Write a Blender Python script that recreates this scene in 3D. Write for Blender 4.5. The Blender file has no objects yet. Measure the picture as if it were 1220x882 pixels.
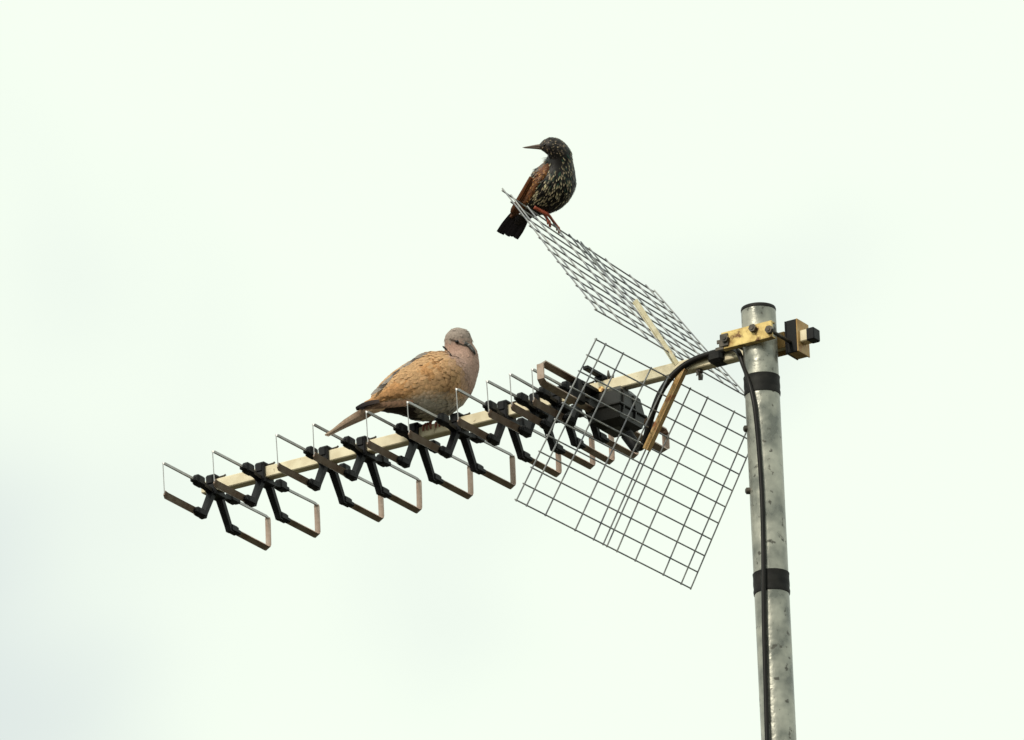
import bpy, bmesh, math, random
import numpy as np
from mathutils import Vector
random.seed(7); rng = np.random.default_rng(11)
scene = bpy.context.scene
C = scene.collection

# ------------------------------------------------------------------ camera
F_PX, IMG_W, IMG_H = 12700.0, 1220.0, 882.0
PITCH, ROLL, YAW = math.radians(21.222), math.radians(-2.209), math.radians(30.705)
EYE = np.array([0.0, 0.0, 1.6])
DIST = 14.0                                   # metres to the antenna
K = DIST / F_PX                               # metres per photo pixel at the antenna
_f = np.array([0, math.cos(PITCH), math.sin(PITCH)]); _r = np.array([1.0, 0, 0]); _u = np.cross(_r, _f)
CR = _r*math.cos(ROLL) + _u*math.sin(ROLL); CU = _u*math.cos(ROLL) - _r*math.sin(ROLL); CF = _f
cam_d = bpy.data.cameras.new('camera'); cam = bpy.data.objects.new('camera', cam_d); C.objects.link(cam)
cam_d.sensor_fit = 'HORIZONTAL'; cam_d.sensor_width = 36.0; cam_d.lens = 36.0*F_PX/IMG_W
cam_d.clip_start = 0.1; cam_d.clip_end = 5000
from mathutils import Matrix
cam.matrix_world = Matrix(((CR[0], CU[0], -CF[0], EYE[0]), (CR[1], CU[1], -CF[1], EYE[1]), (CR[2], CU[2], -CF[2], EYE[2]), (0, 0, 0, 1)))
scene.camera = cam

# ------------------------------------------------------------------ sky, sun, exposure
SUN_DIR = Vector((-0.50, -0.66, 0.56)).normalized()        # towards the sun: behind the viewer, to the left
sun_el = math.asin(SUN_DIR.z); sun_az = math.atan2(SUN_DIR.x, SUN_DIR.y)
w = bpy.data.worlds.new('World'); scene.world = w; w.use_nodes = True
nt = w.node_tree; nt.nodes.clear()
out = nt.nodes.new('ShaderNodeOutputWorld'); bg = nt.nodes.new('ShaderNodeBackground')
sky = nt.nodes.new('ShaderNodeTexSky'); sky.sky_type = 'NISHITA'; sky.sun_disc = False
sky.sun_elevation = sun_el; sky.sun_rotation = sun_az; sky.dust_density = 4.0
tc = nt.nodes.new('ShaderNodeTexCoord'); mp = nt.nodes.new('ShaderNodeMapping')
mp.inputs['Location'].default_value = (0.08, 2.78, 0.21)
nz = nt.nodes.new('ShaderNodeTexNoise'); nz.inputs['Scale'].default_value = 11.0; nz.inputs['Detail'].default_value = 3.0
nz.inputs['Roughness'].default_value = 0.45
rp = nt.nodes.new('ShaderNodeValToRGB')
rp.color_ramp.interpolation = 'EASE'
rp.color_ramp.elements[0].position = 0.24; rp.color_ramp.elements[0].color = (0.51, 0.56, 0.57, 1)
rp.color_ramp.elements[1].position = 0.52; rp.color_ramp.elements[1].color = (0.72, 0.785, 0.69, 1)
vm = nt.nodes.new('ShaderNodeVectorMath'); vm.operation = 'SCALE'; vm.inputs['Scale'].default_value = 10.0   # overcast cloud, in the sky node's units
mx = nt.nodes.new('ShaderNodeMix'); mx.data_type = 'RGBA'; mx.inputs['Factor'].default_value = 0.97
nt.links.new(tc.outputs['Generated'], mp.inputs['Vector']); nt.links.new(mp.outputs['Vector'], nz.inputs['Vector'])
nt.links.new(nz.outputs['Fac'], rp.inputs['Fac']); nt.links.new(rp.outputs['Color'], vm.inputs[0])
nt.links.new(sky.outputs['Color'], mx.inputs['A']); nt.links.new(vm.outputs['Vector'], mx.inputs['B'])
nt.links.new(mx.outputs['Result'], bg.inputs['Color']); bg.inputs['Strength'].default_value = 0.1
nt.links.new(bg.outputs['Background'], out.inputs['Surface'])
sl = bpy.data.lights.new('sun', 'SUN'); sl.energy = 1.5; sl.angle = math.radians(10); sl.color = (1.0, 0.93, 0.80)
so = bpy.data.objects.new('sun', sl); C.objects.link(so); so.rotation_euler = (-SUN_DIR).to_track_quat('-Z', 'Y').to_euler()
so.location = (0, 0, 20)
vs = scene.view_settings; vs.view_transform = 'Standard'; vs.look = 'None'; vs.gamma = 1.0; vs.exposure = 0.40; vs.use_curve_mapping = False

# ------------------------------------------------------------------ frames of reference
def ray(px, py): return CR*(px-IMG_W/2)/F_PX - CU*(py-IMG_H/2)/F_PX + CF
def at(px, py, depth): return EYE + ray(px, py)*depth                     # point at a distance along the view axis
BV = np.array([-math.cos(YAW), math.sin(YAW), 0.0])                       # along the boom, towards its tip
EV = np.array([math.sin(YAW), math.cos(YAW), 0.0])                        # along the cross elements
ZV = np.array([0.0, 0.0, 1.0])
P0 = at(768.9, 450.2, DIST)                                               # a point of the boom's axis
def on_boom(px):                                                          # boom axis point seen at photo column px
    lo, hi = -1.0, 2.0
    for _ in range(60):
        m = (lo+hi)/2; p = P0+BV*m-EYE
        x = IMG_W/2+F_PX*(p@CR)/(p@CF)
        if x > px: lo = m
        else: hi = m
    return P0+BV*lo
O = on_boom(905.6)                                                        # boom axis beside the mast
def bev(b, e, v): return O+K*(b*BV+e*EV+v*ZV)
def at_e(px, py, e):                                                      # photo point at offset e across the boom
    r = ray(px, py); t = ((O+K*e*EV-EYE)@EV)/(r@EV); return EYE+r*t
def to_bev(p): q = (p-O)/K; return q@BV, q@EV, q@ZV
def depth_of(p): return (p-EYE)@CF

# ------------------------------------------------------------------ materials
def new_mat(name):
    m = bpy.data.materials.new(name); m.use_nodes = True
    return m, m.node_tree, m.node_tree.nodes['Principled BSDF']
def mat(name, col, col2=None, rough=0.5, metal=0.0, scale=60.0, bump=0.0, bscale=None, detail=6.0, lo=0.35, hi=0.65, spots=None, spec=0.5, rvar=0.0):
    m, t, p = new_mat(name); N = t.nodes.new; L = t.links.new
    p.inputs['Roughness'].default_value = rough; p.inputs['Metallic'].default_value = metal
    p.inputs['Specular IOR Level'].default_value = spec
    c = N('ShaderNodeTexCoord'); n = N('ShaderNodeTexNoise'); n.inputs['Scale'].default_value = scale; n.inputs['Detail'].default_value = detail
    L(c.outputs['Object'], n.inputs['Vector'])
    r = N('ShaderNodeValToRGB'); r.color_ramp.elements[0].position = lo; r.color_ramp.elements[1].position = hi
    r.color_ramp.elements[0].color = (*col, 1); r.color_ramp.elements[1].color = (*(col2 or col), 1)
    L(n.outputs['Fac'], r.inputs['Fac']); res = r.outputs['Color']
    if spots:
        sc, th, sw, scol = spots
        n2 = N('ShaderNodeTexNoise'); n2.inputs['Scale'].default_value = sc; n2.inputs['Detail'].default_value = 4
        L(c.outputs['Object'], n2.inputs['Vector'])
        r2 = N('ShaderNodeValToRGB'); r2.color_ramp.elements[0].position = th; r2.color_ramp.elements[1].position = th+sw
        L(n2.outputs['Fac'], r2.inputs['Fac'])
        mixn = N('ShaderNodeMix'); mixn.data_type = 'RGBA'; mixn.inputs['B'].default_value = (*scol, 1)
        L(r2.outputs['Color'], mixn.inputs['Factor']); L(res, mixn.inputs['A']); res = mixn.outputs['Result']
    L(res, p.inputs['Base Color'])
    if rvar:
        mr = N('ShaderNodeMapRange'); mr.inputs['To Min'].default_value = rough-rvar; mr.inputs['To Max'].default_value = rough+rvar
        mr.inputs['From Min'].default_value = .3; mr.inputs['From Max'].default_value = .7
        L(n.outputs['Fac'], mr.inputs['Value']); L(mr.outputs['Result'], p.inputs['Roughness'])
    if bump:
        nb = N('ShaderNodeTexNoise'); nb.inputs['Scale'].default_value = bscale or scale*2; nb.inputs['Detail'].default_value = 4
        L(c.outputs['Object'], nb.inputs['Vector'])
        bp = N('ShaderNodeBump'); bp.inputs['Strength'].default_value = bump; bp.inputs['Distance'].default_value = 0.002
        L(nb.outputs['Fac'], bp.inputs['Height']); L(bp.outputs['Normal'], p.inputs['Normal'])
    return m
M_galv = mat('galvanised_steel', (0.17, 0.175, 0.155), (0.50, 0.49, 0.42), rough=0.36, metal=0.5, scale=34, bump=0.35, bscale=120, lo=.33, hi=.68,
             spots=(95, 0.62, 0.06, (0.10, 0.095, 0.08)), rvar=0.12)
M_boom = mat('weathered_aluminium', (0.70, 0.60, 0.41), (0.86, 0.77, 0.56), rough=0.5, metal=0.1, scale=50, bump=0.1,
             spots=(140, 0.66, 0.05, (0.42, 0.34, 0.22)))
M_strip = mat('tarnished_strip', (0.28, 0.19, 0.145), (0.44, 0.355, 0.30), rough=0.36, metal=0.7, scale=45, bump=0.1)
M_stripbright = mat('dull_aluminium_strip', (0.42, 0.41, 0.41), (0.56, 0.55, 0.54), rough=0.4, metal=0.5, scale=60)
M_black = mat('black_plastic', (0.004, 0.004, 0.005), (0.010, 0.010, 0.012), rough=0.5, scale=40, spec=0.22)
M_box = mat('dark_grey_plastic', (0.005, 0.005, 0.0045), (0.014, 0.0135, 0.012), rough=0.40, scale=30, spec=0.35, bump=.08)
M_tape = mat('black_tape', (0.008, 0.008, 0.008), (0.022, 0.021, 0.019), rough=0.6, scale=50, bump=0.3, spec=0.2)
M_cable = mat('black_cable_sheath', (0.006, 0.0055, 0.005), (0.012, 0.010, 0.009), rough=0.42, scale=30, spec=0.22)
M_gold = mat('zinc_passivated_steel', (0.34, 0.20, 0.055), (0.74, 0.56, 0.22), rough=0.42, metal=0.45, scale=55, lo=.3, hi=.6, bump=0.2,
             spots=(75, 0.55, 0.08, (0.16, 0.075, 0.025)))
M_paleb = mat('pale_bracket_steel', (0.48, 0.42, 0.26), (0.70, 0.66, 0.50), rough=0.45, metal=0.3, scale=60, spots=(90, .62, .06, (.45, .27, .08)))
M_rust = mat('rusty_bracket_steel', (0.38, 0.21, 0.06), (0.50, 0.34, 0.15), rough=0.5, metal=0.25, scale=60, spots=(60, .58, .1, (.30, .11, .03)))
M_wire = mat('galvanised_wire', (0.20, 0.21, 0.24), (0.42, 0.42, 0.41), rough=0.45, metal=0.4, scale=80)
M_bolt = mat('dark_bolt', (0.05, 0.045, 0.04), (0.12, 0.10, 0.08), rough=0.45, metal=0.6, scale=90)
M_beak_d = mat('dark_beak', (0.03, 0.03, 0.03), (0.05, 0.05, 0.048), rough=0.4)
M_beak_s = mat('brown_beak', (0.11, 0.075, 0.06), (0.17, 0.12, 0.10), rough=0.4)
M_eye = mat('eye', (0.004, 0.003, 0.003), rough=0.08)
M_leg_d = mat('dove_leg', (0.26, 0.075, 0.05), (0.36, 0.12, 0.08), rough=0.5, scale=300)
M_leg_s = mat('starling_leg', (0.30, 0.05, 0.025), (0.42, 0.10, 0.045), rough=0.5, scale=300)
M_ground = mat('rough_grass_ground', (0.020, 0.024, 0.010), (0.055, 0.045, 0.025), rough=0.95, scale=3.0, detail=10, bump=0.5, bscale=20)
def feather_mat(name, rough, spec, noise, sheen=0.0):
    m, t, p = new_mat(name); N = t.nodes.new; L = t.links.new
    a = N('ShaderNodeVertexColor'); a.layer_name = 'Col'
    c = N('ShaderNodeTexCoord'); n = N('ShaderNodeTexNoise'); n.inputs['Scale'].default_value = 420; n.inputs['Detail'].default_value = 5
    L(c.outputs['Object'], n.inputs['Vector'])
    mr = N('ShaderNodeMapRange'); mr.inputs['From Min'].default_value = .3; mr.inputs['From Max'].default_value = .7
    mr.inputs['To Min'].default_value = 1-noise; mr.inputs['To Max'].default_value = 1+noise
    L(n.outputs['Fac'], mr.inputs['Value'])
    v = N('ShaderNodeVectorMath'); v.operation = 'SCALE'; L(a.outputs['Color'], v.inputs[0]); L(mr.outputs['Result'], v.inputs['Scale'])
    L(v.outputs['Vector'], p.inputs['Base Color'])
    p.inputs['Roughness'].default_value = rough; p.inputs['Specular IOR Level'].default_value = spec
    p.inputs['Sheen Weight'].default_value = sheen
    return m
M_dove = feather_mat('dove_plumage', 0.8, 0.15, 0.22, 0.05)
M_star = feather_mat('starling_plumage', 0.48, 0.25, 0.25)

# ------------------------------------------------------------------ mesh helpers
class MB:
    """collects shapes (world coordinates) and links them as one mesh object"""
    def __init__(s): s.v = []; s.f = []; s.c = []
    def add(s, vs, fs, cols=None):
        o = len(s.v); s.v += [tuple(map(float, p)) for p in vs]; s.f += [tuple(i+o for i in f) for f in fs]
        if cols is not None: s.c += [tuple(c) for c in cols]
    def hull(s, pts):
        bm = bmesh.new(); [bm.verts.new(tuple(p)) for p in pts]
        r = bmesh.ops.convex_hull(bm, input=bm.verts)
        bmesh.ops.delete(bm, geom=[g for g in r['geom_interior'] if isinstance(g, bmesh.types.BMVert)], context='VERTS')
        bmesh.ops.dissolve_limit(bm, angle_limit=0.01, verts=bm.verts, edges=bm.edges)
        bm.verts.index_update()
        s.add([v.co[:] for v in bm.verts], [[v.index for v in f.verts] for f in bm.faces]); bm.free()
    def box(s, b0, b1, e0, e1, v0, v1, ch=0.8, base=None):
        """chamfered box in boom coordinates (photo pixels)"""
        fn = base or bev; pts = []
        for b, sb in ((b0, 1), (b1, -1)):
            for e, se in ((e0, 1), (e1, -1)):
                for v, sv in ((v0, 1), (v1, -1)):
                    pts += [fn(b+sb*ch, e+se*ch, v), fn(b+sb*ch, e, v+sv*ch), fn(b, e+se*ch, v+sv*ch)]
        s.hull(pts)
    def tube(s, pts, rad, seg=10, cap=True):
        pts = [np.array(p, float) for p in pts]; n = len(pts)
        rads = rad if hasattr(rad, '__len__') else [rad]*n
        vs = []; prev = None
        for i, p in enumerate(pts):
            t = pts[min(i+1, n-1)]-pts[max(i-1, 0)]; t /= np.linalg.norm(t)
            if prev is None:
                a = np.array([0, 0, 1.0]) if abs(t[2]) < 0.9 else np.array([1.0, 0, 0]); x = np.cross(t, a)
            else: x = prev-t*(prev@t)
            x /= np.linalg.norm(x); prev = x; y = np.cross(t, x)
            for j in range(seg):
                an = 2*math.pi*j/seg; vs.append(p+rads[i]*(x*math.cos(an)+y*math.sin(an)))
        fs = [(i*seg+j, i*seg+(j+1) % seg, (i+1)*seg+(j+1) % seg, (i+1)*seg+j) for i in range(n-1) for j in range(seg)]
        if cap: fs += [tuple(range(seg))[::-1], tuple((n-1)*seg+j for j in range(seg))]
        s.add(vs, fs)
    def strip(s, stations, fn=None):
        """rectangular cross section swept through stations (centre, half width vector, half thickness vector) in boom coordinates"""
        fn = fn or bev; vs = []
        for c, W, T in stations:
            c, W, T = map(lambda q: np.array(q, float), (c, W, T))
            for a, b in ((-1, -1), (1, -1), (1, 1), (-1, 1)): vs.append(fn(*(c+a*W+b*T)))
        n = len(stations)
        fs = [(i*4+j, i*4+(j+1) % 4, i*4+4+(j+1) % 4, i*4+4+j) for i in range(n-1) for j in range(4)]
        fs += [(3, 2, 1, 0), tuple(4*(n-1)+j for j in range(4))]
        s.add(vs, fs)
    def build(s, name, m, parent=None, origin=None, smooth=False, recalc=True):
        me = bpy.data.meshes.new(name); o = np.array(origin if origin is not None else (0, 0, 0), float)
        me.from_pydata([tuple(np.array(p)-o) for p in s.v], [], s.f)
        if recalc:
            bm = bmesh.new(); bm.from_mesh(me); bmesh.ops.recalc_face_normals(bm, faces=bm.faces); bm.to_mesh(me); bm.free()
        if s.c:
            ca = me.color_attributes.new('Col', 'FLOAT_COLOR', 'POINT')
            ca.data.foreach_set('color', np.array([(*c[:3], 1.0) for c in s.c], dtype=np.float32).ravel())
        me.materials.append(m)
        if smooth:
            me.polygons.foreach_set('use_smooth', [True]*len(me.polygons))
            if smooth != 'all' and hasattr(me, 'set_sharp_from_angle'): me.set_sharp_from_angle(angle=math.radians(40))
        ob = bpy.data.objects.new(name, me); C.objects.link(ob)
        if parent is not None: ob.parent = parent
        elif origin is not None: ob.location = o
        return ob
def thing(name, label, cat, loc, kind=None):
    o = bpy.data.objects.new(name, None); C.objects.link(o); o.location = tuple(loc); o.empty_display_size = 0.05
    o['label'] = label; o['category'] = cat
    if kind: o['kind'] = kind
    return o
def spline(pts, n):
    """Catmull-Rom through rows of numbers"""
    P = np.array(pts, float); m = len(P); outp = []
    for t in np.linspace(0, m-1, n):
        i = min(int(t), m-2); u = t-i
        p0, p1, p2, p3 = P[max(i-1, 0)], P[i], P[i+1], P[min(i+2, m-1)]
        outp.append(0.5*((2*p1)+(-p0+p2)*u+(2*p0-5*p1+4*p2-p3)*u*u+(-p0+3*p1-3*p2+p3)*u**3))
    return np.array(outp)

# ------------------------------------------------------------------ ground
g = MB(); n = 24; S = 2000.0
xs = [math.copysign(abs(t)**3, t)*S for t in np.linspace(-1, 1, n)]
g.add([(x, y, 0.0) for y in xs for x in xs], [(j*n+i, j*n+i+1, (j+1)*n+i+1, (j+1)*n+i) for j in range(n-1) for i in range(n-1)])
go = g.build('ground', M_ground); go['kind'] = 'structure'; go['label'] = 'rough dark grass ground far below the antenna'

# ------------------------------------------------------------------ mast
E_MAST = -30.0
m_top = at_e(903.5, 369, E_MAST); mb_, me_, mv_ = to_bev(m_top)
MAST_XY = m_top[:2].copy(); MAST_R = 20.6*K; TOP_Z = m_top[2]
B_M = mb_
def on_mast(py):                                                          # axis point of the mast seen at photo row py
    lo, hi = 0.0, TOP_Z+.2
    for _ in range(60):
        z = (lo+hi)/2; p = np.array([*MAST_XY, z])-EYE
        y = IMG_H/2-F_PX*(p@CU)/(p@CF)
        if y > py: lo = z
        else: hi = z
    return np.array([*MAST_XY, lo])
mast = thing('mast', 'round galvanised steel mast with black tape bands carrying the antenna', 'mast', (*MAST_XY, 0))
def lathe(mb, prof, seg=48, axis=MAST_XY):
    vs = [(axis[0]+r*math.cos(2*math.pi*j/seg), axis[1]+r*math.sin(2*math.pi*j/seg), z) for r, z in prof for j in range(seg)]
    n = len(prof)
    fs = [(i*seg+j, i*seg+(j+1) % seg, (i+1)*seg+(j+1) % seg, (i+1)*seg+j) for i in range(n-1) for j in range(seg)]
    fs += [tuple(range(seg))[::-1], tuple((n-1)*seg+j for j in range(seg))]
    mb.add(vs, fs)
m = MB(); lathe(m, [(MAST_R, z) for z in list(np.linspace(-0.3, TOP_Z-1.2, 8))+list(np.linspace(TOP_Z-1.1, TOP_Z-.0005, 30))])
m.build('pole', M_galv, mast, (*MAST_XY, 0), smooth=True)
m = MB(); lathe(m, [(MAST_R*.9, TOP_Z-.006), (MAST_R*1.004, TOP_Z-.0035), (MAST_R*1.015, TOP_Z-.0025), (MAST_R*1.015, TOP_Z-.0005), (MAST_R*.99, TOP_Z+.0015), (MAST_R*.6, TOP_Z+.003), (MAST_R*.1, TOP_Z+.0035)])
m.build('end_cap', M_tape, mast, (*MAST_XY, 0), smooth=True)
for y0, y1 in ((450.5, 472.0), (684.5, 709.0)):
    z1, z0 = on_mast(y0)[2], on_mast(y1)[2]; m = MB()
    prof = [(MAST_R*.99, z0-.0003)]+[(MAST_R*(1.035+0.012*math.sin(i*2.1)+0.01*(i % 2)), z0+(z1-z0)*i/7) for i in range(8)]+[(MAST_R*.99, z1+.0003)]
    lathe(m, prof); m.build('tape_band', M_tape, mast, (*MAST_XY, 0), smooth=True)
for px, py, off in ((891.5, 585, 19), (889.0, 511, 19)):
    a = on_mast(py); d = depth_of(a); m = MB()
    p = at(px, py, d-3*K); inn = a+(p-a)*0.8
    m.tube([inn, inn+(p-a)*.3, inn+(p-a)*.36], [4.2*K, 4.0*K, 2.2*K], 10); m.build('screw', M_bolt, mast, (*MAST_XY, 0), smooth=True)

# ------------------------------------------------------------------ antenna
ANT_O = bev(0, 0, 0)
ant = thing('tv_antenna', 'weathered aluminium television antenna with looped elements and mesh reflector clamped to the mast', 'antenna', ANT_O)
def part(mb, name, m, smooth=False, parent=ant): return mb.build(name, m, parent, ANT_O, smooth=smooth)
b_tip = to_bev(on_boom(243))[0]; b_end = B_M-58
BH = 7.2
m = MB(); m.box(b_end+2, b_tip, -BH, BH, -BH, BH, 1.1); part(m, 'boom', M_boom)
m = MB(); m.box(b_end-3, b_end+8, -BH-.5, BH+.5, -BH-.5, BH+.5, 1.2); part(m, 'boom_end_cap', M_black)

# directors: one is built, the rest are copies sharing its meshes
UL = [195, 252, 328.7, 374, 436.7, 485.4, 541, 576.8, 600.4, 629]
LR = [320, 380.4, 455, 500, 561.4, 611, 669, 709, 736.7, 763]
hub_b = [to_bev(on_boom((a+b)/2-1.0))[0] for a, b in zip(UL, LR)]
H0 = bev(hub_b[0], 0, 0)
def hb(b, e, v): return H0+K*(b*BV+e*EV+v*ZV)
def hub_mesh():
    m = MB()
    m.box(-7.5, 7.5, -11, 12, -14.5, -6.8, 1.5, hb)                        # saddle below the boom
    m.box(-6.5, 6.5, -12.0, -6.8, -11, 9.5, 1.2, hb)                      # cheeks
    m.box(-6.5, 6.5, 6.8, 12.0, -11, 9.5, 1.2, hb)
    for s in (-1, 1):                                                    # upper arms, lower arms
        m.strip([((0, s*9, -9.5), (4.2, 0, 0), (0, 0, 2.8)), ((0, s*22, -7.5), (3.4, 0, 0), (0, 0, 2.2)), ((0, s*30, -6), (4.0, 0, 0), (0, 0, 3.0))], hb)
        m.strip([((0, s*8, -10), (4.6, 0, 0), (0, 3.8, 0)), ((0, s*27.5, -43), (3.9, 0, 0), (0, 3.4, 0)), ((0, s*30, -50), (3.6, 0, 0), (0, 3.0, 0))], hb)
    return m
dirs = []
d0 = hub_mesh().build('director', M_black, None, H0)
d0.parent = ant; d0.location = tuple(H0-ANT_O)
subs = []
def sub(mb, name, mt, smooth=False): subs.append(mb.build(name, mt, d0, H0, smooth=smooth))
m = MB(); m.box(-7.5, 7.5, -11.5, 5.5, 7.4, 13.0, 2.0, hb); m.box(-4.5, 4.5, -13.5, -10, 0, 11, 1, hb); sub(m, 'clip', M_black)
m = MB(); m.tube([hb(-6, -4, 9), hb(-16, -4, 9.5), hb(-18, -4, 10.5)], 1.3*K, 8); sub(m, 'clip_pin', M_bolt)
for s in (-1, 1):
    m = MB(); m.box(-5.5, 5.5, min(s*29, s*45), max(s*29, s*45), -10.5, 3.0, 2.4, hb); m.box(-4, 4, min(s*42, s*51), max(s*42, s*51), -8, -2.5, 1, hb); sub(m, 'bracket', M_black)
    m = MB(); m.box(-5.0, 5.0, min(s*27, s*46), max(s*27, s*46), -50.5, -39.0, 2.8, hb); m.box(-4, 4, min(s*42, s*51), max(s*42, s*51), -48.5, -42.5, 1.4, hb); sub(m, 'bracket', M_black)
Wt, Nt = (-1.3, 0, -0.2), (0.2, 0, -1.4)
Wb, Nb = (-3.4, 0, 1.9), (0.38, 0, 0.70)
m = MB()
m.strip([((0, 117.5, -5.2), (-3.3, 0, -.3), (0, .5, .6)), ((0, 118.3, -8), (-3.6, 0, 0.2), (0, 0.8, 0)), ((0, 118.3, -25), (-3.6, 0, 0.2), (0, 0.8, 0)),
         ((0, 118, -41), (-3.6, 0, 0.3), (0, 0.8, 0)), ((0, 116.5, -45.5), Wb, (.3, -.4, .5)), ((0, 113, -46), Wb, Nb), ((0, 30, -45.5), Wb, Nb)], hb)
sub(m, 'element_loop', M_strip)
m = MB(); m.strip([((0, 34, -4.5), Wt, Nt), ((0, 113, -4), Wt, Nt), ((0, 118, -5.0), Wt, Nt)], hb); sub(m, 'upper_rod', M_stripbright)
m = MB()
m.strip([((0, -115, -42.5), (-1, 0, 2.6), (.8, 0, .2)), ((0, -111, -45), (-2.0, 0, 3.7), (.75, 0, .35)), ((0, -30, -45.5), (-2.0, 0, 3.7), (.75, 0, .35))], hb)
sub(m, 'element_loop', M_strip)
m = MB()
m.strip([((0, -34, -4.5), Wt, Nt), ((0, -113, -4), Wt, Nt), ((0, -116.2, -4.4), (-1.2, 0, -.9), (0.3, -.2, -0.8)), ((0, -116.5, -6.5), (-.30, .45, 0), (0.4, 0.4, 0)),
         ((0, -115, -43), (-.30, .45, 0), (0.4, .4, 0))], hb)
sub(m, 'upper_rod', M_stripbright)
for i, b in enumerate(hub_b[1:]):
    c = d0.copy(); C.objects.link(c); c.parent = ant
    c.location = tuple(bev(b, random.uniform(-.6, .6), random.uniform(-.4, .4))-ANT_O); c.rotation_euler = (random.uniform(-.012, .012), random.uniform(-.012, .012), random.uniform(-.02, .02))
    for sobj in subs:
        q = sobj.copy(); C.objects.link(q); q.parent = c
# director near the dipole: nothing else differs

# folded dipole with its terminal box
b_dip = to_bev(on_boom(718.5))[0]
def db(b, e, v): return bev(b_dip+b, e, v)
dp = MB()
W8, T1 = (-4.6, 0, 1.4), (.2, 0, .9)
dp.strip([((0, 12, -11), W8, T1), ((0, 140, -11), W8, T1), ((0, 145, -14), (-4.6, 0, 0), (0, .9, 0)), ((0, 145, -33), (-4.6, 0, 0), (0, .9, 0)), ((0, 140, -37), W8, T1),
          ((0, -140, -37), W8, T1), ((0, -145, -33), (-4.6, 0, 0), (0, .9, 0)), ((0, -145, -14), (-4.6, 0, 0), (0, .9, 0)), ((0, -140, -11), W8, T1), ((0, -12, -11), W8, T1)], db)
dipole = part(dp, 'folded_dipole', M_strip)
m = MB(); m.box(-7, 7, -60, 12, -15, -9, 1, db); m.box(-6, 6, -70, -52, -38, -8, 1.5, db); part(m, 'dipole_support', M_black, parent=dipole)
m = MB(); m.box(-4, 4, -40, 8, 12, 17, 1, db); m.box(-7, 7, -9, 9, 7.3, 14, 1, db); part(m, 'clip_bar', M_black, parent=dipole)
# terminal box: faceted hood
m = MB(); cxb = -17
pts = []
for (b, e, v) in ((-20, -26, -52), (20, -26, -52), (-20, 26, -52), (20, 26, -52), (-22, -30, -36), (22, -30, -36), (-22, 30, -36), (22, 30, -36),
                  (-21, -24, -16), (21, -24, -16), (-21, 22, -16), (21, 22, -16), (-15, -14, -8), (15, -14, -8), (-15, 12, -8), (15, 12, -8), (-12, -16, -60), (12, -16, -60), (-12, 14, -60), (12, 14, -60)):
    pts.append(db(cxb+b, e, v))
m.hull(pts); tbox = part(m, 'terminal_box', M_box)
m = MB()
for e in (-22, 6):
    m.strip([((cxb-21.5, e, -48), (0, 1.2, 0), (1.2, 0, 0)), ((cxb-23, e, -36), (0, 1.2, 0), (1.2, 0, 0)), ((cxb-22, e*.8, -17), (0, 1.2, 0), (1.2, 0, 0))], db)
m.box(cxb-24.5, cxb+24.5, -32, 32, -38, -34.5, 1, db); part(m, 'lid_rim', M_box, parent=tbox)
gl = at_e(757, 531, 6); gc = to_bev(gl)
m = MB(); m.tube([bev(gc[0]+10, gc[1]-2, gc[2]+16), bev(gc[0]+4, gc[1], gc[2]+5), bev(gc[0], gc[1], gc[2]-2), bev(gc[0]-4, gc[1]+2, gc[2]-5)], [8*K, 7.5*K, 7*K, 5*K], 14); part(m, 'cable_gland', M_black, smooth=True, parent=tbox)
m = MB(); p = at_e(717, 465, -18); q = to_bev(p); m.tube([bev(q[0], q[1]+2, q[2]), bev(q[0]-1, q[1]-4, q[2])], 3.6*K, 8); part(m, 'brass_terminal', M_gold, smooth=True, parent=tbox)

# wing nuts on the boom
def wingnut(px, up):
    b = to_bev(on_boom(px))[0]; s = 1 if up else -1; m = MB()
    m.tube([bev(b, 0, s*6), bev(b, 0, s*(20 if not up else 13))], 2.0*K, 10); m.tube([bev(b, 0, s*7), bev(b, 0, s*11)], 4.6*K, 6)
    for q in (-1, 1): m.strip([((b, q*1.5, s*9), (0, 0, 2.5), (1, 0, 0)), ((b+q*1, q*8, s*15), (0, 1, 3.2), (.9, 0, 0))])
    part(m, 'wing_nut', M_bolt)
wingnut(728, True); wingnut(833, False)

# mesh reflector: two bent wire panels, wires one by one
COLS = [0, .057, .165, .333, .437, .492, .513, .570, .677, .838, .944, 1]
def panel(cor, name, rows, seed, label):
    TL, TR, BL, BR = cor; rr = random.Random(seed)
    nrm = np.cross(TR-TL, BL-TL); nrm /= np.linalg.norm(nrm)
    wid = 0.95*K
    def P(u, v):
        bow = 1.6*K*math.sin(math.pi*u)*math.sin(math.pi*(0.2+.8*v))
        return (TL*(1-u)+TR*u)*(1-v)+(BL*(1-u)+BR*u)*v+nrm*bow
    fr = MB()                                                            # rim wire all the way round
    ring = [P(u, 0) for u in np.linspace(0, 1, 9)]; fr.tube(ring, wid, 6)
    root = fr.build(name, M_wire, ant, ANT_O, smooth=True); root['label'] = label
    specs = [('row', v) for v in np.linspace(0, 1, rows)[1:]]+[('col', u) for u in COLS]
    for kind, t in specs:
        m = MB(); j = [rr.uniform(-.5, .5)*K for _ in range(3)]
        if kind == 'row': pts = [P(u, t)+nrm*(j[0]*math.sin(u*7+j[1]*1e4)) for u in np.linspace(-.004, 1.004, 9)]
        else: pts = [P(t, v)-nrm*1.5*K+nrm*(j[0]*math.sin(v*6+j[1]*1e4)) for v in np.linspace(-.008, 1.008, 7)]
        m.tube(pts, wid, 6); m.build('wire', M_wire, root, ANT_O, smooth=True)
    return P, root
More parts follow.
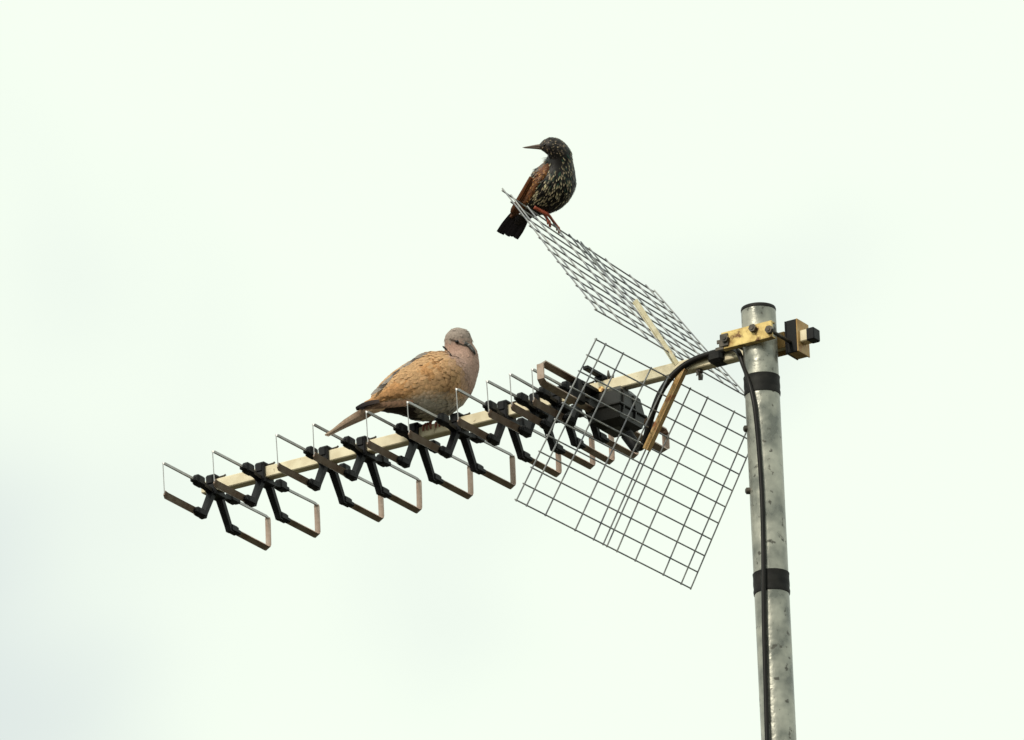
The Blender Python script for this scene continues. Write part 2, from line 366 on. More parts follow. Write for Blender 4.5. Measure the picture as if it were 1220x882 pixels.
# across-boom half width of the lower panel from its bottom edge
def proj(p): q = p-EYE; return IMG_W/2+F_PX*(q@CR)/(q@CF), IMG_H/2-F_PX*(q@CU)/(q@CF)
pxE = (proj(O+K*100*EV)[0]-proj(O-K*100*EV)[0])/200.0
WL = (822-614.1)/pxE/2
lower = [at_e(708.8, 404, -WL*.955), at_e(904.6, 506.6, WL*.955), at_e(614.1, 595.4, -WL), at_e(822, 700.6, WL)]
WU = WL*.93
upper = [at_e(598, 227, -WU), at_e(779, 348, WU), at_e(709, 369, -WU), at_e(888, 472, WU)]
P_low, grid_low = panel(lower, 'reflector_panel', 11, 3, 'lower wire mesh panel hanging under the boom')
P_up, grid_up = panel(upper, 'reflector_panel', 11, 5, 'upper wire mesh panel rising above the boom')
# bracket arms holding the panels
def arm(p0, p1, e, hw, mt, name):
    a, b = to_bev(at_e(*p0, e)), to_bev(at_e(*p1, e)); a, b = np.array(a), np.array(b)
    d = (b-a)/np.linalg.norm(b-a); N = np.cross(d, (0, 1, 0)); m = MB()
    m.strip([(a, (0, hw, 0), N*1.1), (b, (0, hw, 0), N*1.1)])
    m.strip([(a+np.array((0, -hw+1, 0))+N*3, (0, 1.0, 0), N*3.0), (b+np.array((0, -hw+1, 0))+N*3, (0, 1.0, 0), N*3.0)])
    return part(m, name, mt)
arm((817, 440), (772, 537), -9.5, 3.9, M_rust, 'reflector_arm')
arm((806, 437), (756, 361), -4, 3.6, M_paleb, 'reflector_arm')
# mast clamp
VM = to_bev(on_mast(406))[2]
def cb(b, e, v): return bev(B_M+b, e, VM+v)
vj = to_bev(at_e(890, 401, -54))[2]-VM
cl = MB()
cl.box(-33, 36, -59, -55.5, vj-10, vj+10, .8, cb)                          # front jaw plate
cl.box(-33, 36, -59, -50.2, vj-10.6, vj-8.4, .5, cb); cl.box(-33, 36, -59, -50.2, vj+8.4, vj+10.6, .5, cb)
clamp = part(cl, 'mast_clamp', M_gold)
m = MB()
for i in range(4): m.box(33+i*.5, 44-(i % 2)*4, -60+i*2.0, -58.6+i*2.0, vj-11+i*5, vj-7+i*5.4, .3, cb)
m.box(26, 37, -61, -49, vj-8, vj+8, .6, cb); part(m, 'jaw_teeth', M_bolt, parent=clamp)
for bb, vv in ((29, vj+1), (-9, vj+5), (-31, vj-2)):
    m = MB(); m.tube([cb(bb, -66, vv), cb(bb, -62, vv)] if 0 else [cb(bb, -65, vv), cb(bb, 4 if abs(bb) > 20 else -51, vv)], 2.3*K, 10); m.tube([cb(bb, -64, vv), cb(bb, -59, vv)], 5.0*K, 6); part(m, 'bolt', M_bolt, parent=clamp)
m = MB(); vb = -VM
m.box(-26, -24, -12, 15, vb-20, vb+21, .4, cb); m.box(-40, -26.2, -12, -9.5, vb-20, vb+21, .5, cb)
part(m, 'saddle_back', M_black, parent=clamp)  # bracket side coloured black to paint in the mast's shade on it
m = MB(); m.box(-41.8, -40, -12.5, 15, vb-20.5, vb+21, .4, cb); m.box(-40, 28, 8.0, 10.5, vb-12, vb+12, .4, cb); part(m, 'saddle_plate', M_rust, parent=clamp)
m = MB(); m.box(-39.9, -26.1, -9.3, 14, vb-19.5, vb-17.5, .3, cb); m.box(-39.9, -26.1, -9.3, 14, vb+17.5, vb+20.5, .3, cb); m.box(-22, 26, -9.6, -7.4, vb-10, vb+10, .4, cb); part(m, 'saddle_web', M_rust, parent=clamp)

# ------------------------------------------------------------------ coaxial cable
cp = [at_e(754, 527, 6), at_e(761, 534, 2), at_e(768, 527, -8), at_e(775, 500, -15), at_e(787, 468, -17), at_e(803, 446, -14), at_e(824, 430.5, -11.5), at_e(850, 421, -11.5), at_e(870, 416.5, -12.5)]
da = depth_of(on_mast(440))
for px, py, off in ((879, 419, 6), (886, 436, -4), (892.5, 455, -17), (898, 478, -22.5), (901.5, 505, -23), (905, 545, -23), (908, 595, -23.2), (909.5, 650, -23.2), (909.7, 696, -24), (910.3, 745, -23), (912, 810, -22.5), (914, 882, -22.2), (917.5, 960, -22.0)):
    cp.append(at(px, py, depth_of(on_mast(py))+off*K))
last = cp[-1]; offxy = last[:2]-MAST_XY
for z in np.linspace(last[2]-.2, 0.0, 24): cp.append(np.array([*(MAST_XY+offxy*1.0), z]))
head = spline(cp[:22], 120); pts = list(head)+cp[22:]
rads = [K*(4.0-1.2*min(1, max(0, (i-38)/25))) for i in range(len(pts))]
m = MB(); m.tube(pts, rads, 12); cab = m.build('coaxial_cable', M_cable, None, cp[0], smooth=True)
cab['label'] = 'black coaxial cable arching off the boom and running down the mast'; cab['category'] = 'cable'
qa = to_bev(at_e(858, 424, 0)); m = MB(); bq = to_bev(on_boom(859))[0]
m.box(bq-9, bq+11, -15.5, 8.0, -8.0, 8.2, 3.4); part(m, 'tape_wrap', M_tape)

# ------------------------------------------------------------------ birds
class Bird:
    """a bird described in photo pixels: x right, y down, d depth away from the viewer, around its perch"""
    def __init__(s, perch_depth): s.D = perch_depth
    def w(s, p): return at(p[0], p[1], s.D+p[2]*K)
def loft(rings, nr=90, ns=56):
    """rings: x, y, d, radius up, radius down (in the picture), radius in depth -> points, normals, tail-ward directions"""
    R = spline(rings, nr); cen = R[:, :3]
    tan = np.gradient(cen, axis=0); tan /= np.linalg.norm(tan, axis=1)[:, None]
    P = np.zeros((nr, ns, 3))
    for i in range(nr):
        t = tan[i]; side = np.array([0, 0, 1.0]); side = side-t*(side@t); side /= np.linalg.norm(side)
        up = np.cross(side, t); up /= np.linalg.norm(up)
        if i == 0: pu = up if up[1] < 0 else -up
        if up@pu < 0: up = -up
        pu = up
        for j in range(ns):
            a = 2*math.pi*j/ns; c, q = math.cos(a), math.sin(a)
            P[i, j] = cen[i]+up*c*(R[i, 3] if c > 0 else R[i, 4])-side*q*R[i, 5]
    du = np.roll(P, -1, 1)-np.roll(P, 1, 1); dv = np.gradient(P, axis=0)
    N = np.cross(du, dv); N /= np.linalg.norm(N, axis=2)[:, :, None]+1e-9
    outw = P-cen[:, None, :]; sgn = np.sign((N*outw).sum(2)); N *= np.where(sgn == 0, 1, sgn)[:, :, None]
    T = np.repeat(-tan[:, None, :], ns, axis=1)
    return P, N, T, cen
def add_loft(mb, bird, P, colf):
    nr, ns = P.shape[:2]; vs = []; cols = []
    for i in range(nr):
        for j in range(ns): vs.append(bird.w(P[i, j])); cols.append(colf(P[i, j], i/(nr-1), j/ns))
    fs = [(i*ns+j, i*ns+(j+1) % ns, (i+1)*ns+(j+1) % ns, (i+1)*ns+j) for i in range(nr-1) for j in range(ns)]
    fs += [tuple(range(ns))[::-1], tuple((nr-1)*ns+j for j in range(ns))]
    mb.add(vs, fs, cols)
def feather(mb, bird, p, n, t, L, Wd, lift, c0, c1, curl=0.0, edge=None):
    """one small vaned feather: base at p, pointing along t, lifted off along n"""
    n = n/np.linalg.norm(n); t = t-n*(t@n); t /= np.linalg.norm(t); x = np.cross(n, t)
    base = p-n*.4; st = [(0, .30, 0.0), (.45, .50, .55), (.82, .36, .95)]
    vs = []; cs = []; c0 = np.array(c0); c1 = np.array(c1)
    for u, hw, l in st:
        c = base+t*L*u+n*(lift*l-curl*u*u)
        for s_, r in ((-1, 0), (0, .08*Wd), (1, 0)):
            vs.append(bird.w(c+x*s_*hw*Wd+n*r)); cs.append(c0 if u < .6 and (edge is None or s_ == 0) else c1)
    vs.append(bird.w(base+t*L+n*(lift-curl))); cs.append(c1)
    fs = [(0, 1, 4, 3), (1, 2, 5, 4), (3, 4, 7, 6), (4, 5, 8, 7), (6, 7, 9), (7, 8, 9)]
    mb.add(vs, fs, cs)
def quill(bird, path, widths, nrm, col, tipcol, name, m, parent, origin, thick=.35):
    """a long flight or tail feather: curved vane with a raised shaft and real thickness"""
    path = spline(path, 10); ws = np.interp(np.linspace(0, 1, 10), np.linspace(0, 1, len(widths)), widths); mb = MB(); vs = []; cs = []
    tan = np.gradient(path, axis=0); nrm = np.array(nrm, float)
    for i, p in enumerate(path):
        t = tan[i]/np.linalg.norm(tan[i]); n = nrm-t*(nrm@t); n /= np.linalg.norm(n); x = np.cross(n, t)
        for s_, r in ((-1, 0), (-.4, .25), (0, .8), (.4, .25), (1, 0), (0, -.8)):
            vs.append(bird.w(p+x*s_*ws[i]+n*(r*thick*1.6)))
            f = i/9; cs.append(np.array(col)*(1-f)+np.array(tipcol)*f)
    k = 6
    fs = [(i*k+j, i*k+(j+1) % k, (i+1)*k+(j+1) % k, (i+1)*k+j) for i in range(9) for j in range(k)]+[tuple(range(k))[::-1], tuple(9*k+j for j in range(k))]
    mb.add(vs, fs, cs); return mb.build(name, m, parent, origin, smooth=True)
def plumage(mb, bird, P, N, T, count, style, skip=None):
    nr, ns = P.shape[:2]
    area = np.linalg.norm(np.gradient(P, axis=0), axis=2)*np.linalg.norm(np.roll(P, -1, 1)-P, axis=2)
    area[:1] = 0; area[-1:] = 0
    idx = rng.choice(nr*ns, size=count, p=(area/area.sum()).ravel())
    for q in idx:
        i, j = divmod(int(q), ns); p = P[i, j]; r = style(p, i/(nr-1), j/ns, N[i, j])
        if r is None: continue
        L, Wd, lift, c0, c1, edge = r
        t = T[i, j]+rng.normal(0, .12, 3)
        feather(mb, bird, p, N[i, j], t, L*rng.uniform(.8, 1.2), Wd*rng.uniform(.85, 1.15), lift*rng.uniform(.5, 1.5), c0, c1, 0, edge)
def jit(c, s):
    q = 1+rng.normal(0, s); return tuple(max(0.002, x*q*(1+rng.normal(0, s*.12))) for x in c)
def patch(bird, upper_edge, lower_edge, P, N, off, nu=36, nv=16):
    """a folded wing lying on the near (or far) flank: grid of points between two edge curves, resting on the body"""
    A, B = spline(upper_edge, nu), spline(lower_edge, nu); G = np.zeros((nu, nv, 3)); flat = P.reshape(-1, 3); nf = N.reshape(-1, 3)
    near = flat[nf[:, 2] < .05]
    for i in range(nu):
        for j in range(nv):
            v = j/(nv-1); q = A[i]*(1-v)+B[i]*v
            d2 = (near[:, 0]-q[0])**2+(near[:, 1]-q[1])**2; k = np.argsort(d2)[:6]; wgt = 1/(d2[k]+1.0)
            dd = (near[k, 2]*wgt).sum()/wgt.sum(); fall = min(1, math.sqrt(d2[k[0]])/12)
            G[i, j] = (q[0], q[1], dd*(1-fall)+q[2]*fall+1.8-(off+2.6)*math.sin(math.pi*min(1, max(0.0, v)))**.5*(1-.5*i/nu)*min(1.0, .15+i/(nu*.22)))
    for _ in range(3): G[1:-1, 1:-1, 2] = (G[:-2, 1:-1, 2]+G[2:, 1:-1, 2]+G[1:-1, :-2, 2]+G[1:-1, 2:, 2]+2*G[1:-1, 1:-1, 2])/6
    return G
def patch_solid(mb, bird, G, colf, thick=2.5):
    nu, nv = G.shape[:2]; vs = []; cs = []
    for lay in (0, thick):
        for i in range(nu):
            for j in range(nv):
                vs.append(bird.w(G[i, j]+np.array([0, 0, lay]))); cs.append(colf(G[i, j], i/(nu-1), j/(nv-1)))
    o = nu*nv; fs = []
    for i in range(nu-1):
        for j in range(nv-1):
            a = i*nv+j; fs += [(a, a+1, a+nv+1, a+nv), (o+a, o+a+nv, o+a+nv+1, o+a+1)]
    rim = [i*nv for i in range(nu)]+[(nu-1)*nv+j for j in range(1, nv)]+[i*nv+nv-1 for i in range(nu-2, -1, -1)]+[j for j in range(nv-2, 0, -1)]
    for a, b in zip(rim, rim[1:]+rim[:1]): fs.append((a, b, b+o, a+o))
    mb.add(vs, fs, cs)
def patch_frame(G):
    du = np.gradient(G, axis=0); dv = np.gradient(G, axis=1); N = np.cross(du, dv); N /= np.linalg.norm(N, axis=2)[:, :, None]+1e-9
    N *= np.where(N[:, :, 2] > 0, -1, 1)[:, :, None]; T = du/(np.linalg.norm(du, axis=2)[:, :, None]+1e-9)
    return N, T
def foot(mb, bird, ankle, toes, r):
    for tpath in toes: mb.tube([bird.w(q) for q in spline([ankle]+tpath, 8)], [r*K*f for f in np.linspace(1.0, .55, 8)], 7)

# ---- collared dove on the boom
pb = to_bev(on_boom(515))[0]; perch = bev(pb, 0, BH)
dv = Bird(depth_of(perch)); DV_O = bev(pb, -2, BH)
dove = thing('dove', 'plump tan collared dove with grey head sitting on the boom', 'dove', DV_O)
def dz(x): return (x-515)*0.55 if x < 515 else (x-515)*0.42                 # the body axis runs away from the viewer to the right
rings = [(441, 488, 3, 4, 4, 4), (452, 481, 0, 13, 10, 14), (467, 473, 0, 21, 22, 25), (486, 464, 0, 27, 38, 37), (505, 457, 0, 31, 44.5, 46), (522, 450, 0, 31.5, 44, 49),
         (536, 442, 0, 27, 38, 44), (545, 432.5, 0, 21.5, 28, 34), (548, 422, 0, 19, 21.5, 26), (547, 412, 0, 17.5, 16.5, 19), (546, 404, 0, 16.4, 16, 16.5), (545.8, 397.5, 0, 14, 13.6, 14), (545.5, 392.5, 0, 8.5, 8.5, 8.5), (545.5, 390.3, 0, 1.5, 1.5, 1.5)]
rings = [(x, y, d+dz(x), a, b, c) for x, y, d, a, b, c in rings]
P, N, T, cen = loft(rings)
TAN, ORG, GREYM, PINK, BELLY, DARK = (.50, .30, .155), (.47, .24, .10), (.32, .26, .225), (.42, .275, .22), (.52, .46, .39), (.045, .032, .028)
def dove_col(p, u, v):
    x, y = p[0], p[1]
    def mixc(a, b, t): t = min(1, max(0, t)); return tuple(q*(1-t)+r*t for q, r in zip(a, b))
    c = mixc(TAN, BELLY, (y-462-max(0, 515-x)*.25)/16)                           # tan back and flank, greyer belly
    c = mixc(c, DARK, min(1, max(0, (y-477)/5))*min(1, max(0, (513-x)/10)))  # dark vent, plus the shade below the wing painted into the plumage
    xb = np.interp(y, [395, 413, 424, 440, 460, 485, 500], [520, 527, 537, 551, 556, 560, 566])
    nk = max((x-xb+2)/6.0, (u-.68)/.08)                                                         # breast and neck turn pinkish, then grey head
    c = mixc(c, PINK, nk)
    c = mixc(c, GREYM, (u-.72)/.07)
    return c
def dove_style(p, u, v, n):
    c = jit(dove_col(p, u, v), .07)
    if u > .80: return None if rng.random() < .2 else (5, 3.2, .12, c, tuple(q*1.03 for q in c), None)
    if u > .66: return (6, 4, .2, c, tuple(q*1.06 for q in c), None)
    if u > .46: return (7, 5, .15, tuple(q*.97 for q in c), tuple(q*1.03 for q in c), None)
    big = 1.0 if p[1] < 480 else 1.15
    return (12*big, 7.2, .6, tuple(q*.93 for q in c), tuple(q*1.06 for q in c), None)
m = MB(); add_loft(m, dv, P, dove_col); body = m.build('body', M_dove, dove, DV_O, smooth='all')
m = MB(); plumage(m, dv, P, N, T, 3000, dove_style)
for (x, y) in ((569, 437), (567.5, 442), (566, 447), (563, 450), (561, 455), (559, 459)):      # ragged breast feathers
    for _ in range(3):
        p = np.array([x-7+rng.normal(0, 1), y-6+rng.normal(0, 1.2), dz(560)+rng.normal(-4, 5)])
        feather(m, dv, p, np.array([.8, .1, -.4]), np.array([.55, .85, 0])+rng.normal(0, .15, 3), 9, 3.6, .6, jit(PINK, .1), jit((.30, .18, .14), .1))
pl = m.build('plumage', M_dove, body, DV_O, smooth='all', recalc=False); pl['kind'] = 'stuff'
# near wing
ue = [(541, 430, 0), (524, 424, 0), (505, 425.5, 0), (487, 435, 0), (469, 449, 0), (452, 467, 0), (434, 480, 0), (423.5, 486.5, -30)]
le = [(547, 445, 0), (543, 460, 0), (532, 470, 0), (516, 476, 0), (494, 478, 0), (470, 476, 0), (446, 483, 0), (425, 489.5, -30)]
sett = lambda e: [(x, y, dz(x)-14) for x, y, _ in e]
G = patch(dv, sett(ue), sett(le), P, N, 4.0)
def wing_col(p, u, v):
    t = min(1, max(0, (u-.82)/.08)); base = tuple(a*(1-.45*v)+b*.45*v for a, b in zip(ORG, TAN))
    return tuple(a*(1-t)+b*t for a, b in zip(base, (.022, .017, .018)))
m = MB(); patch_solid(m, dv, G, wing_col); wing = m.build('wing', M_dove, dove, DV_O, smooth='all')
GN, GT = patch_frame(G); m = MB()
for a in np.linspace(.15, .80, 17):
    nrow = 17
    for bq in np.linspace(.06, .98, nrow):
        i = min(35, max(0, int((a+rng.normal(0, .012))*35))); j = min(15, max(0, int((bq+rng.normal(0, .02))*15)))
        tone = rng.normal(0, .06); c = jit(wing_col(G[i, j], a, bq), .06)
        pt = .5+.5*math.sin(i*.55+j*.8+rng.normal(0, .5)); c = tuple(q*(1+tone)*(0.90+.2*pt) for q in c)
        feather(m, dv, G[i, j], GN[i, j], GT[i, j]+rng.normal(0, .10, 3), rng.uniform(9, 12), rng.uniform(6, 8), rng.uniform(.3, .8), tuple(q*.92 for q in c), tuple(q*1.07 for q in c))
wp = m.build('wing_coverts', M_dove, wing, DV_O, smooth='all', recalc=False); wp['kind'] = 'stuff'
# lower edge of the folded wing: secondaries in dark and tan
for q in range(7):
    x0 = 492-q*6.5; y0 = 477.5+q*.6
    quill(dv, [(x0, y0, dz(x0)-34+q*1.5), (x0-12, y0+4.5, dz(x0-12)-31+q*2), (x0-25, y0+6.0-q*.2, dz(x0-25)-22+q*1.5)], [2.4, 3.3, 2.8, 1.0], (.1, -.5, -.9), (.16, .09, .055), (.25, .155, .10), 'wing_feather', M_dove, wing, DV_O)
for q in range(3):
    quill(dv, [(452-q*3, 478+q, dz(452)-26), (438-q*2, 480.5+q*1.4, dz(438)-20), (424+q*4, 486+q*1.0, dz(424)-16)], [2.5, 3.4, 3.0, 1.2], (.1, -.7, -.7), (.05, .035, .03), (.012, .010, .013), 'wing_feather', M_dove, wing, DV_O)
# back edge of the far wing: grey-brown overlapping feathers along the top of the back
far = []
for q in range(9):
    t = q/8; x0, y0 = 511-t*52, 415.5+t*37-2*math.sin(t*3)
    quill(dv, [(x0, y0+6.0, dz(x0)-8), (x0-8, y0+7.5+t*4, dz(x0-8)-9), (x0-17, y0+11.5+t*7+(q % 2), dz(x0-17)-9+(q % 2))], [2.0, 2.9, 2.6, .7], (-.35, -.45, -.85), *(((.06, .05, .045), (.14, .12, .11)) if q % 3 == 1 else ((.22, .19, .17), (.34, .30, .27))), 'back_feather', M_dove, body, DV_O)
# tail: folded feathers, tan below
tailn = []
for q in range(6):
    o_ = q-2.5
    quill(dv, [(450, 483+o_*1.4, dz(450)+2), (436, 491.5+o_*1.7, dz(436)-4), (412, 504.5+o_*1.1, dz(412)-14+o_*.6), (386.5+abs(o_)*1.6, 518.6+o_*.5, dz(388)-20)], [3.0, 3.4, 2.7, .8], (.05, -.25, -1), (.36, .23, .155), (.42, .31, .23), 'tail_feather', M_dove, dove, DV_O)
quill(dv, [(462, 479, dz(462)-18), (450, 487, dz(450)-12), (437, 491, dz(437)-8)], [3, 5, 4.2, 1], (.1, .1, -1), (.40, .26, .15), (.46, .34, .22), 'tail_feather', M_dove, dove, DV_O)
# face
def surf(px, py, PP, NN, lift=0.0):
    fl = PP.reshape(-1, 3); nf = NN.reshape(-1, 3); d2 = (fl[:, 0]-px)**2+(fl[:, 1]-py)**2+np.where(nf[:, 2] < 0, 0, 1e6); k = np.argmin(d2)
    return np.array([px, py, fl[k, 2]-lift])
def blob(mb, bird, c, r, seg=12):
    vs = []; fs = []
    rx, ry, rz = r if hasattr(r, '__len__') else (r, r, r)
    for i in range(seg//2+1):
        a = math.pi*i/(seg//2)
        for j in range(seg):
            b = 2*math.pi*j/seg; vs.append(bird.w((c[0]+rx*math.sin(a)*math.cos(b), c[1]-ry*math.cos(a), c[2]+rz*math.sin(a)*math.sin(b))))
    fs = [(i*seg+j, i*seg+(j+1) % seg, (i+1)*seg+(j+1) % seg, (i+1)*seg+j) for i in range(seg//2) for j in range(seg)]
    mb.add(vs, fs)
m = MB(); blob(m, dv, surf(544.4, 407.4, P, N, .9), 2.3); m.build('eye', M_eye, dove, DV_O, smooth='all')
m = MB(); hz = dz(546)
bk = [surf(x, y, P, N, l) for x, y, l in ((553, 409.5, -1), (558.5, 412.3, 1.6), (562, 415.6, 3.6), (564.6, 419.2, 4.6), (566.2, 423, 4.2))]
m.tube([dv.w(q) for q in spline(bk, 12)], [K*f for f in np.interp(np.linspace(0, 1, 12), [0, .3, .6, .85, 1], [3.0, 2.7, 2.3, 1.6, .4])], 10)
m.build('beak', M_beak_d, dove, DV_O, smooth='all')
m = MB(); blob(m, dv, surf(558.6, 411.6, P, N, 2.4), (2.8, 1.9, 2.2)); m.build('cere', mat('grey_cere', (.20, .19, .18), rough=.6), dove, DV_O, smooth='all')
m = MB()                                                                  # dark half collar, tiny feathers
for t0, t1 in ((0, .5), (.62, 1)):
    cps = [surf(527.3+t*10.5, 412.6+t*11.7-1.0*math.sin(t*math.pi), P, N, 3.4) for t in np.linspace(t0, t1, 7)]
    for k in range(1, 6): cps[k][2] = (cps[k-1][2]+cps[k][2]+cps[k+1][2])/3
    o_ = len(m.v); m.tube([dv.w(q) for q in spline(cps, 12)], [K*f for f in np.interp(np.linspace(0, 1, 12), [0, .3, .7, 1], [.5, 1.25, 1.1, .4])], 8); m.c += [(.012, .010, .010)]*(len(m.v)-o_)
co = m.build('collar', M_dove, body, DV_O, smooth='all', recalc=False)
m = MB()                                                                  # dark line from eye to beak and darker feathers behind the eye
for t in np.linspace(0, 1, 12):
    x, y = 546+t*11, 408.6+t*4.4
    p = surf(x, y, P, N, .9); feather(m, dv, p, np.array([.2, .1, -1]), np.array([-1, -.2, 0]), 3.4, 1.5+.5*t, .25, (.11, .085, .07), (.14, .11, .092))
for t in np.linspace(0, 1, 8):
    p = surf(543-t*5, 406.4-t*1.6, P, N, .9); feather(m, dv, p, np.array([-.1, .1, -1]), np.array([-1, -.2, 0]), 3.0, 2.2, .25, (.13, .10, .085), (.18, .145, .125))
m.build('eye_stripe', M_dove, body, DV_O, smooth='all', recalc=False)
# legs
for px, py0, sx in ((514, 496, 0), (529, 492, 0)):
    bq = to_bev(on_boom(px))[0]; an = bev(bq, -3, BH+2.2)
    q = an-EYE; ax, ay = proj(an); ad = ((q@CF)-dv.D)/K
    m = MB(); m.tube([dv.w((px+2, py0-8, ad+4)), dv.w((px+1, py0+2, ad+1)), an], [3.6*K, 2.3*K, 1.9*K], 9)
    for db_, e1, e2 in ((-4, -8.6, -8.6), (1, -8.8, -8.9), (6, -8.6, -8.6)):
        m.tube([an, bev(bq+db_*.6, -7, BH+1.6), bev(bq+db_, e1, BH-1), bev(bq+db_*1.1, e2, BH-7)], [1.8*K, 1.7*K, 1.5*K, 1.0*K], 8)
    m.tube([an, bev(bq, 5, BH+1.5), bev(bq+1, 8.8, BH-2)], [1.8*K, 1.6*K, 1.0*K], 8)
    m.build('leg', M_leg_d, dove, DV_O, smooth='all')

# ---- starling on the upper mesh panel
uf = (657-598)/181.0; perch = P_up(uf, 0.0)
sb = Bird(depth_of(perch)); SB_O = perch.copy()
star = thing('starling', 'dark speckled starling perched on the upper mesh panel looking back', 'starling', SB_O)
def sz(y): return -2+(y-215)*0.30                                          # tail lies farther away than the breast
rings = [(619, 261, 3, 6, 6, 6), (627, 250, 2, 11, 13, 12), (636, 240, 1, 16, 20.5, 20), (646, 231, 0, 22, 26, 26), (655, 222, 0, 25.5, 28, 29), (661.5, 212, 0, 25, 26, 28), (665, 202, 0, 20, 20.5, 24),
         (666.5, 192.5, 0, 16.8, 16.2, 18.5), (666, 184.5, 0, 14.3, 14.5, 15.5), (662, 178, 0, 13.4, 13, 14.5), (656, 174.8, 0, 11.8, 11.4, 12.6), (650, 174.4, 0, 8.6, 8.6, 9.5), (645, 174.8, 0, 4.6, 5, 6), (642, 175, 0, 2.2, 2.2, 2.6)]
rings = [(x, y, d+sz(y), a, b, c) for x, y, d, a, b, c in rings]
P, N, T, cen = loft(rings)
BLK, PALE, GRN, BRN = (.009, .007, .0065), (.40, .33, .21), (.012, .038, .026), (.17, .055, .016)
def star_col(p, u, v):
    if u > .80: return (.035, .028, .026)
    return BLK
def star_style(p, u, v, n):
    x, y = p[0], p[1]
    if u > .66:                                                            # head: brown-grey, finely streaked
        streak = rng.random(); c = jit((.050, .038, .034), .2) if streak < .75 else jit((.17, .13, .085), .2)
        return (4.2, 2.2, .25, c, tuple(q*1.25 for q in c), None)
    if u < .10: return (11, 5, .6, jit(BLK, .2), jit((.02, .016, .018), .2), None)
    k = rng.random(); base = jit(GRN, .25) if (k < .40 and y < 222 and x > 645) else jit(BLK, .25)
    if x > 682 or y > 243: tip = jit((.035, .028, .024), .2)
    else: tip = jit(PALE, .28) if rng.random() < .52 else jit(base, .1)
    size = 1.0 if y > 205 else .8
    return (9.5*size, 2.1*size, .6, base, tip, None)
m = MB(); add_loft(m, sb, P, star_col); sbody = m.build('body', M_star, star, SB_O, smooth='all')
# breast and flank plumage laid in staggered rows so that the pale tips read as streaks
m = MB(); plumage(m, sb, P, N, T, 2700, star_style)
pl = m.build('plumage', M_star, sbody, SB_O, smooth='all', recalc=False); pl['kind'] = 'stuff'
# wing along the left flank
ue = [(652, 192, 0), (643, 197.5, 0), (635, 206, 0), (628, 218, 0), (621, 231, 0), (614, 245, 0), (607, 258, 0)]
le = [(657, 197, 0), (653, 206, 0), (648, 215, 0), (641, 227, 0), (634, 239, 0), (624, 251, 0), (610, 261, 0)]
sets = lambda e: [(x, y, sz(y)-4) for x, y, _ in e]
G = patch(sb, sets(ue), sets(le), P, N, 4.6)
def swing_col(p, u, v): return tuple(a*(1-.5*u)+b*.5*u for a, b in zip(BRN, (.03, .018, .014)))
m = MB(); patch_solid(m, sb, G, swing_col, 2.0); swing = m.build('wing', M_star, star, SB_O, smooth='all')
GN, GT = patch_frame(G); m = MB()
for a in np.linspace(.03, .80, 17):
    for bq in np.linspace(.03, .97, 9):
        i = min(35, max(0, int((a+rng.normal(0, .015))*35))); j = min(15, max(0, int((bq+rng.normal(0, .03))*15)))
        c = jit((.10, .036, .012) if bq > .35 else (.11, .085, .07), .2); tip = jit((.30, .14, .045), .25) if rng.random() < .28 else tuple(q*1.5 for q in c)
        feather(m, sb, G[i, j], GN[i, j], GT[i, j]+rng.normal(0, .08, 3), rng.uniform(6, 9), rng.uniform(3.5, 4.6), rng.uniform(.4, .9), c, tip)
wp = m.build('wing_coverts', M_star, swing, SB_O, smooth='all', recalc=False); wp['kind'] = 'stuff'
for q in range(7):
    t = q/6; x0, y0 = 632+t*12, 211+t*5
    quill(sb, [(x0, y0, sz(y0)-18+3*t), (x0-11, y0+20, sz(y0+20)-14), (x0-22-t*1, y0+39-t*1, sz(y0+38)-8), (610-t*1.5+6*t, 256-2*t, sz(256)-5)], [1.6, 2.3, 2.1, .8], (-.35, -.25, -.9), (.15, .048, .015), (.07, .03, .016), 'wing_feather', M_star, swing, SB_O)
# tail
for q in range(7):
    t = q/6; tip = (594+t*20.5, 277.2+t*6.2+1.0*math.sin(q*2.4), sz(280)+4+.5*(q % 2))
    quill(sb, [(615+t*14, 250+t*6, sz(252)-1), ((615+t*14+tip[0])/2-.5+t*1.5, (250+t*6+tip[1])/2, sz(266)+1+.5*(q % 2)), tip], [2.4, 3.3, 3.6, 2.9], (.1, .1, -1), (.016, .012, .013), (.013, .010, .014), 'tail_feather', M_star, star, SB_O)
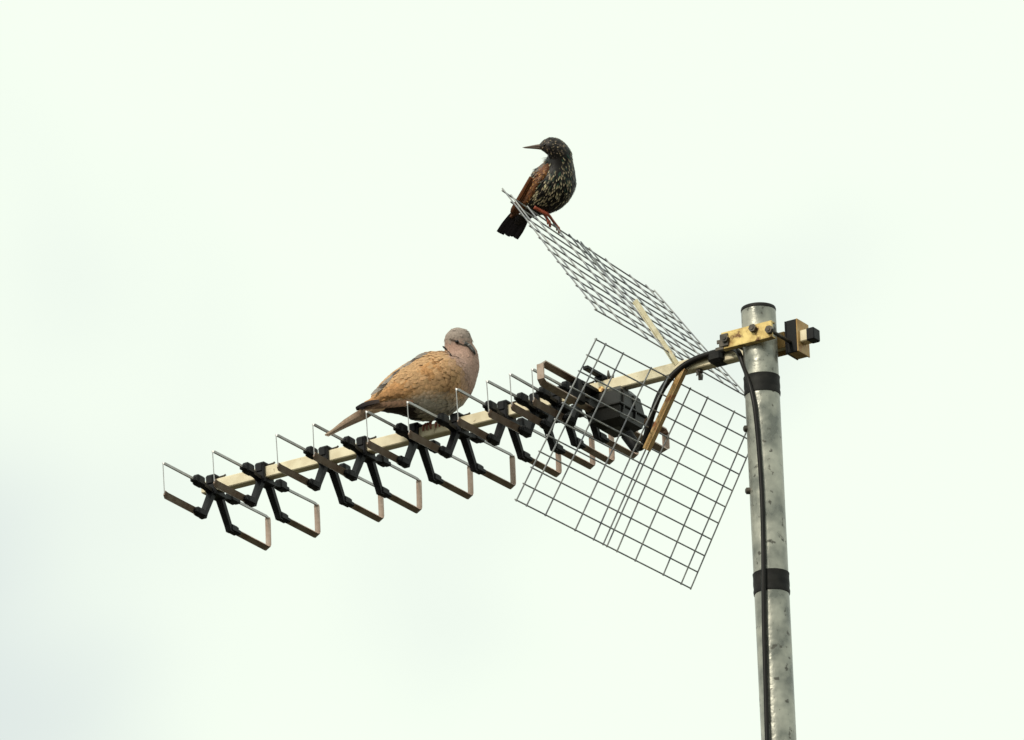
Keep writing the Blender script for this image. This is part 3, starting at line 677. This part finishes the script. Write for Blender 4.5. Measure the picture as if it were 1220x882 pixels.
# beak, eye
hz = sz(175)
m = MB(); m.tube([sb.w(q) for q in spline([(648, 174.2, hz-1), (641, 174.2, hz-2), (633, 174.9, hz-2.6), (622.6, 176, hz-3)], 12)], [K*f for f in np.interp(np.linspace(0, 1, 12), [0, .3, .65, 1], [3.2, 2.2, 1.4, .35])], 10)
m.build('upper_mandible', M_beak_s, star, SB_O, smooth='all')
m = MB(); m.tube([sb.w(q) for q in spline([(648, 176.6, hz-1), (641, 176.4, hz-2), (633, 176.4, hz-2.6), (624.5, 176.5, hz-3)], 12)], [K*f for f in np.interp(np.linspace(0, 1, 12), [0, .3, .65, 1], [3.0, 1.8, 1.1, .3])], 10)
m.build('lower_mandible', M_beak_s, star, SB_O, smooth='all')
m = MB(); blob(m, sb, surf(648.8, 172.8, P, N, .5), 1.7); m.build('eye', M_eye, star, SB_O, smooth='all')
# legs and toes gripping the rim wire
for ff, top, kn in (((664-598)/181, (636, 246, sz(246)-21), (653.5, 256.5, -5)), ((653-598)/181, (641, 247, sz(246)+6), (648, 255, 5))):
    a = P_up(ff, 0.0)+ZV*2.0*K; ax, ay = proj(a); ad = ((a-EYE)@CF-sb.D)/K
    if kn[2] < 0:
        t0, t1 = surf(636.5, 246.5, P, N, 1.0), surf(645, 251.3, P, N, 1.6); kn = (kn[0], kn[1], min(ad, t1[2])+1)
    else: t0 = np.array(top); kn = (kn[0], kn[1], ad+kn[2]); t1 = (t0+np.array(kn))/2
    m = MB(); m.tube([sb.w(q) for q in spline([t0, t1, kn, ((kn[0]+ax)/2, (kn[1]+ay)/2, (kn[2]+ad)/2), (ax, ay, ad)], 14)], [K*f for f in np.interp(np.linspace(0, 1, 14), [0, .3, .5, .6, 1], [3.0, 2.6, 2.0, 1.7, 1.6])], 8)
    e_dir = (P_up(ff+.03, 0)-P_up(ff, 0)); e_dir /= np.linalg.norm(e_dir)
    for s_, ln in ((-.5, 6), (.35, 8), (1.0, 7)):
        m.tube([a, a+e_dir*K*3*s_-CF*K*2.4+ZV*K*.4, a+e_dir*K*5*s_-CF*K*2.8-ZV*K*3.5, a+e_dir*K*5.2*s_-CF*K*1.2-ZV*K*ln], [1.4*K, 1.3*K, 1.1*K, .6*K], 7)
    m.tube([a, a+CF*K*2.5, a+CF*K*2.6-ZV*K*4], [1.3*K, 1.2*K, .7*K], 7)
    m.build('leg', M_leg_s, star, SB_O, smooth='all')
